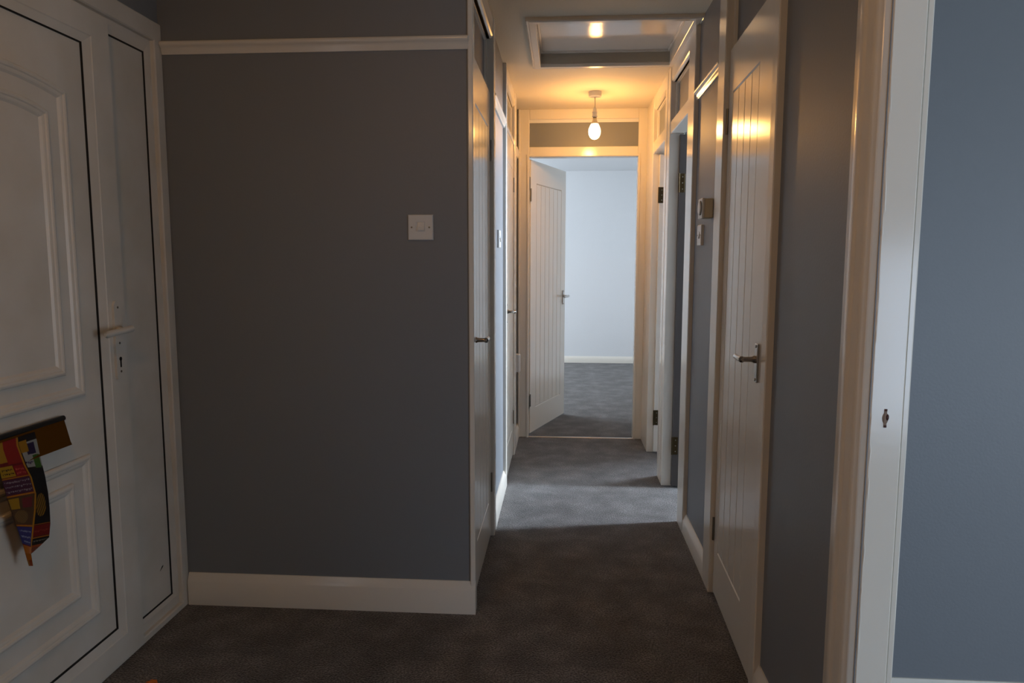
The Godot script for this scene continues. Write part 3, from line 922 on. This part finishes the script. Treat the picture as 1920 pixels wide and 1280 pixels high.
func build_fittings() -> void:
	var up := P(0, 1, 0)
	# light switch on the grey wall
	var o := thing("light_switch", "square white light switch alone on the dark grey facing wall", "light switch", P(-0.486, 1.338, GREY_Z))
	var s := Shape.new()
	s.nested([[-0.5295, -0.4430, 1.3385, 1.4245, 0.0], [-0.5295, -0.4430, 1.3385, 1.4245, 0.006], [-0.5270, -0.4455, 1.3410, 1.4220, 0.009], [-0.5030, -0.4700, 1.3680, 1.4000, 0.009], [-0.5020, -0.4710, 1.3690, 1.3990, 0.0075]], P(0, 0, GREY_Z), P(1, 0, 0), up, P(0, 0, -1), true)
	part("plate", s, M.plastic, o)
	s = Shape.new()
	s.prism([Vector2(1.3705, 0.007), Vector2(1.3705, 0.0150), Vector2(1.3730, 0.0155), Vector2(1.3840, 0.0118), Vector2(1.3975, 0.0100), Vector2(1.3975, 0.007)], P(0, 0, GREY_Z), up, P(0, 0, -1), P(1, 0, 0), -0.4950, -0.4730)
	part("rocker", s, M.plastic, o)
	for x in [-0.5170, -0.4560]:
		s = Shape.new()
		s.lathe([Vector2(0.0034, 0.0085), Vector2(0.003, 0.0098), Vector2(0.0, 0.0095)], P(x, 1.3815, GREY_Z), P(0, 0, -1), 12)
		part("screw", s, M.steel, o)

	wall_switch("light_switch", "white light switch on the left corridor wall, seen edge on", XL, 3.60, 1.375, 1)
	wall_switch("light_switch", "small white light switch on the right wall below the thermostat", XR, 3.135, 1.376, -1)

	# room thermostat: a deep cream box with a white front and a dial
	o = thing("thermostat", "cream thermostat box with a white front on the right wall", "thermostat", P(XR, 1.436, 2.95))
	part("back_box", bx(Shape.new(), XR, 0.553, 1.436, 1.512, 2.912, 2.992, 0.003), M.cream_plastic, o)
	part("cover", bx(Shape.new(), 0.554, 0.544, 1.434, 1.514, 2.910, 2.994, 0.003), M.plastic, o)
	s = Shape.new()
	s.lathe([Vector2(0.026, 0.0), Vector2(0.026, 0.005), Vector2(0.024, 0.007), Vector2(0.0, 0.007)], P(0.544, 1.476, 2.945), P(-1, 0, 0), 24)
	var dial := part("dial", s, M.plastic, o)
	s = Shape.new()
	s.lathe([Vector2(0.0285, 0.0), Vector2(0.0285, 0.0015), Vector2(0.026, 0.0015)], P(0.544, 1.476, 2.945), P(-1, 0, 0), 24)
	part("dial_ring", s, M.dark, dial)

	# a small white box low in the far left corner
	o = thing("junction_box", "small white box low in the far left corner by the end doorway", "box", P(XL, 0.50, 4.93))
	part("body", bx(Shape.new(), XL, XL + 0.030, 0.50, 0.625, 4.90, 4.97, 0.003), M.plastic, o)
	part("lid", bx(Shape.new(), XL + 0.030, XL + 0.034, 0.503, 0.622, 4.903, 4.967, 0.0015), M.plastic, o)

	# loft hatch: lining, moulded trim, glossy panel
	o = thing("loft_hatch", "white loft hatch in the ceiling, its glossy panel mirroring the bulb", "loft hatch", P(0.21, CEIL, 3.6))
	s = Shape.new()
	s.mould([Vector2(-0.125, 3.25), Vector2(0.548, 3.25), Vector2(0.548, 3.95), Vector2(-0.125, 3.95)], [Vector2(-0.043, 0.0), Vector2(-0.043, 0.010), Vector2(-0.040, 0.0145), Vector2(-0.036, 0.0155), Vector2(-0.034, 0.0135), Vector2(-0.031, 0.0155), Vector2(-0.028, 0.0165), Vector2(-0.002, 0.0165), Vector2(0.0, 0.0145), Vector2(0.0, -0.066)], P(0, CEIL, 0), P(1, 0, 0), P(0, 0, 1), P(0, -1, 0))
	part("trim", s, M.gloss, o)
	part("panel", bx(Shape.new(), -0.122, 0.546, 2.363, 2.380, 3.253, 3.947, 0.002), M.hatch, o)
	s = Shape.new()
	s.mould([Vector2(-0.124, 3.251), Vector2(0.547, 3.251), Vector2(0.547, 3.949), Vector2(-0.124, 3.949)], [Vector2(0.0, 0.010), Vector2(0.009, 0.010), Vector2(0.010, 0.0)], P(0, 2.3628, 0), P(1, 0, 0), P(0, 0, 1), P(0, -1, 0))
	part("stop", s, M.gloss, o)

	# the flyer stuck in the letter flap: a glossy sheet, folded down one side and twisted to a point
	var rows := [[0.83, 1.590, 1.665, 1.727], [0.812, 1.588, 1.660, 1.727], [0.771, 1.591, 1.668, 1.730], [0.737, 1.592, 1.679, 1.732], [0.696, 1.596, 1.682, 1.732], [0.661, 1.603, 1.671, 1.730], [0.623, 1.613, 1.657, 1.727], [0.590, 1.623, 1.647, 1.719], [0.566, 1.630, 1.645, 1.686], [0.544, 1.636, 1.643, 1.656], [0.524, 1.642, 1.6455, 1.650], [0.505, 1.6485, 1.6495, 1.6505]]
	var drop := [0.0, 0.0, 0.022, 0.026, 0.030, 0.034, 0.036, 0.038, 0.024, 0.010, 0.003, 0.0]   # the right edge hangs lower
	s = Shape.new()
	var grid := []
	for i in rows.size():
		var r: Array = rows[i]
		var v := clampf((0.83 - r[0]) / 0.30, 0.0, 1.0)
		var bulge := 0.012 * sin(PI * clampf((0.83 - r[0]) / 0.32, 0.0, 1.0))
		var line := []
		for k in 9:
			var u := k / 8.0
			var z: float = lerpf(r[1], r[2], u * 2.0) if u < 0.5 else lerpf(r[2], r[3], u * 2.0 - 1.0)
			var tu := u * 1.2 if u < 0.5 else 0.6 + (u - 0.5) * 0.8
			var x := -1.353 + 0.020 * v + bulge + 0.010 * (1.0 - absf(u - 0.5) * 2.0) * v
			line.append([P(x, r[0] - drop[i] * u, z), Vector2(tu, v)])
		grid.append(line)
	for side in [1.0, -1.0]:
		for i in rows.size() - 1:
			for k in 8:
				var a: Array = grid[i][k]
				var b: Array = grid[i][k + 1]
				var c: Array = grid[i + 1][k + 1]
				var d: Array = grid[i + 1][k]
				var g: Vector3 = (c[0] - a[0]).cross(d[0] - b[0]).normalized()
				if g.x * side < 0.0: g = -g
				var off := g * 0.0004
				s.tri(a[0] + off, b[0] + off, c[0] + off, g, g, g, a[1], b[1], c[1])
				s.tri(a[0] + off, c[0] + off, d[0] + off, g, g, g, a[1], c[1], d[1])
	var fm := plain(Color(0.68, 0.68, 0.68), 0.4)
	fm.albedo_texture = flyer_print()
	single("flyer", s, fm, "crumpled colourful flyer hanging out of the front door letter flap", "flyer")

	# scrap of orange paper on the carpet
	s = Shape.new()
	var ring := []
	for k in 9:
		var a := TAU * k / 9.0
		ring.append(Vector3(0.016 * cos(a) * (1.0 + 0.3 * sin(3.0 * a)), 0.004 + 0.006 * absf(sin(2.0 * a)), 0.011 * sin(a)))
	var ctr := P(-1.222, 0.0, 1.962)
	for k in 9:
		var a: Vector3 = ctr + ring[k]
		var b: Vector3 = ctr + ring[(k + 1) % 9]
		var c := ctr + Vector3(0, 0.012, 0)
		var g := (b - a).cross(c - a).normalized()
		if g.y < 0: g = -g
		s.tri(a, b, c, g, g, g)
		s.quad(a, b, Vector3(b.x, 0.0, b.z), Vector3(a.x, 0.0, a.z), Vector3(a.x - ctr.x, 0, a.z - ctr.z))
	single("paper_scrap", s, plain(Color(0.80, 0.42, 0.12), 0.7), "tiny orange scrap of paper on the carpet by the front door", "paper scrap")


func wall_switch(called: String, label: String, x: float, z: float, y: float, out: int) -> void:
	var o := thing(called, label, "light switch", P(x, y - 0.043, z))
	var s := Shape.new()
	s.nested([[z - 0.043, z + 0.043, y - 0.043, y + 0.043, 0.0], [z - 0.043, z + 0.043, y - 0.043, y + 0.043, 0.009], [z - 0.0405, z + 0.0405, y - 0.0405, y + 0.0405, 0.012], [z - 0.016, z + 0.016, y - 0.016, y + 0.016, 0.012], [z - 0.0155, z + 0.0155, y - 0.0155, y + 0.0155, 0.0105]], P(x, 0, 0), P(0, 0, 1), P(0, 1, 0), P(out, 0, 0), true)
	part("plate", s, M.plastic, o)
	s = Shape.new()
	s.prism([Vector2(y - 0.014, 0.010), Vector2(y - 0.014, 0.0185), Vector2(y, 0.0150), Vector2(y + 0.014, 0.0125), Vector2(y + 0.014, 0.010)], P(x, 0, 0), P(0, 1, 0), P(out, 0, 0), P(0, 0, 1), z - 0.011, z + 0.011)
	part("rocker", s, M.plastic, o)
	for d in [-0.0305, 0.0305]:
		s = Shape.new()
		s.lathe([Vector2(0.0034, 0.012), Vector2(0.003, 0.0132), Vector2(0.0, 0.013)], P(x, y, z + d), P(out, 0, 0), 12)
		part("screw", s, M.steel, o)


func build_pendant(at: Vector3, label: String, energy: float) -> void:
	var up := P(0, 1, 0)
	var bx_ := at.x
	var bz := at.z
	var o := thing("pendant_light", label, "pendant light", P(bx_, CEIL, bz))
	var s := Shape.new()
	s.lathe([Vector2(0.040, 0.0), Vector2(0.0405, -0.003), Vector2(0.039, -0.028), Vector2(0.035, -0.031), Vector2(0.012, -0.033), Vector2(0.0, -0.033)], P(bx_, CEIL, bz), up, 32)
	part("ceiling_rose", s, M.plastic, o)
	s = Shape.new()
	s.tube([P(bx_, CEIL - 0.03, bz), P(bx_ + 0.001, 2.23, bz), P(bx_, 2.195, bz)], [0.0034, 0.0034, 0.0034], 10)
	part("flex", s, M.cord, o)
	s = Shape.new()
	s.lathe([Vector2(0.0, 2.206), Vector2(0.006, 2.206), Vector2(0.010, 2.202), Vector2(0.0135, 2.194), Vector2(0.015, 2.180), Vector2(0.017, 2.179), Vector2(0.017, 2.176), Vector2(0.0148, 2.175), Vector2(0.0150, 2.156), Vector2(0.0168, 2.155), Vector2(0.0168, 2.150), Vector2(0.0125, 2.148), Vector2(0.0, 2.148)], P(bx_, 0, bz), up, 24)
	part("lamp_holder", s, M.plastic, o)
	s = Shape.new()
	s.lathe([Vector2(0.0115, 2.149), Vector2(0.0115, 2.138), Vector2(0.0, 2.138)], P(bx_, 0, bz), up, 20)
	part("bulb_cap", s, M.steel, o)
	s = Shape.new()
	s.lathe([Vector2(0.011, 2.142), Vector2(0.013, 2.132), Vector2(0.0185, 2.118), Vector2(0.0225, 2.108), Vector2(0.0205, 2.106)], P(bx_, 0, bz), up, 32)
	part("bulb_neck", s, M.cream_plastic, o)
	s = Shape.new()
	s.lathe([Vector2(0.0, 2.1085), Vector2(0.0218, 2.108), Vector2(0.0285, 2.096), Vector2(0.0355, 2.080), Vector2(0.0380, 2.062), Vector2(0.036, 2.044), Vector2(0.029, 2.028), Vector2(0.018, 2.0175), Vector2(0.008, 2.0135), Vector2(0.0, 2.0125)], P(bx_, 0, bz), up, 32)
	part("bulb", s, M.bulb, o)
	var l := OmniLight3D.new()
	l.name = numbered("bulb_light")
	l.light_color = Color(1.0, 0.715, 0.38)
	l.light_energy = energy
	l.light_size = 0.028
	l.omni_range = 12.0
	l.omni_attenuation = 2.0
	l.shadow_enabled = true
	add_child(l)
	l.position = P(bx_, 2.062, bz)
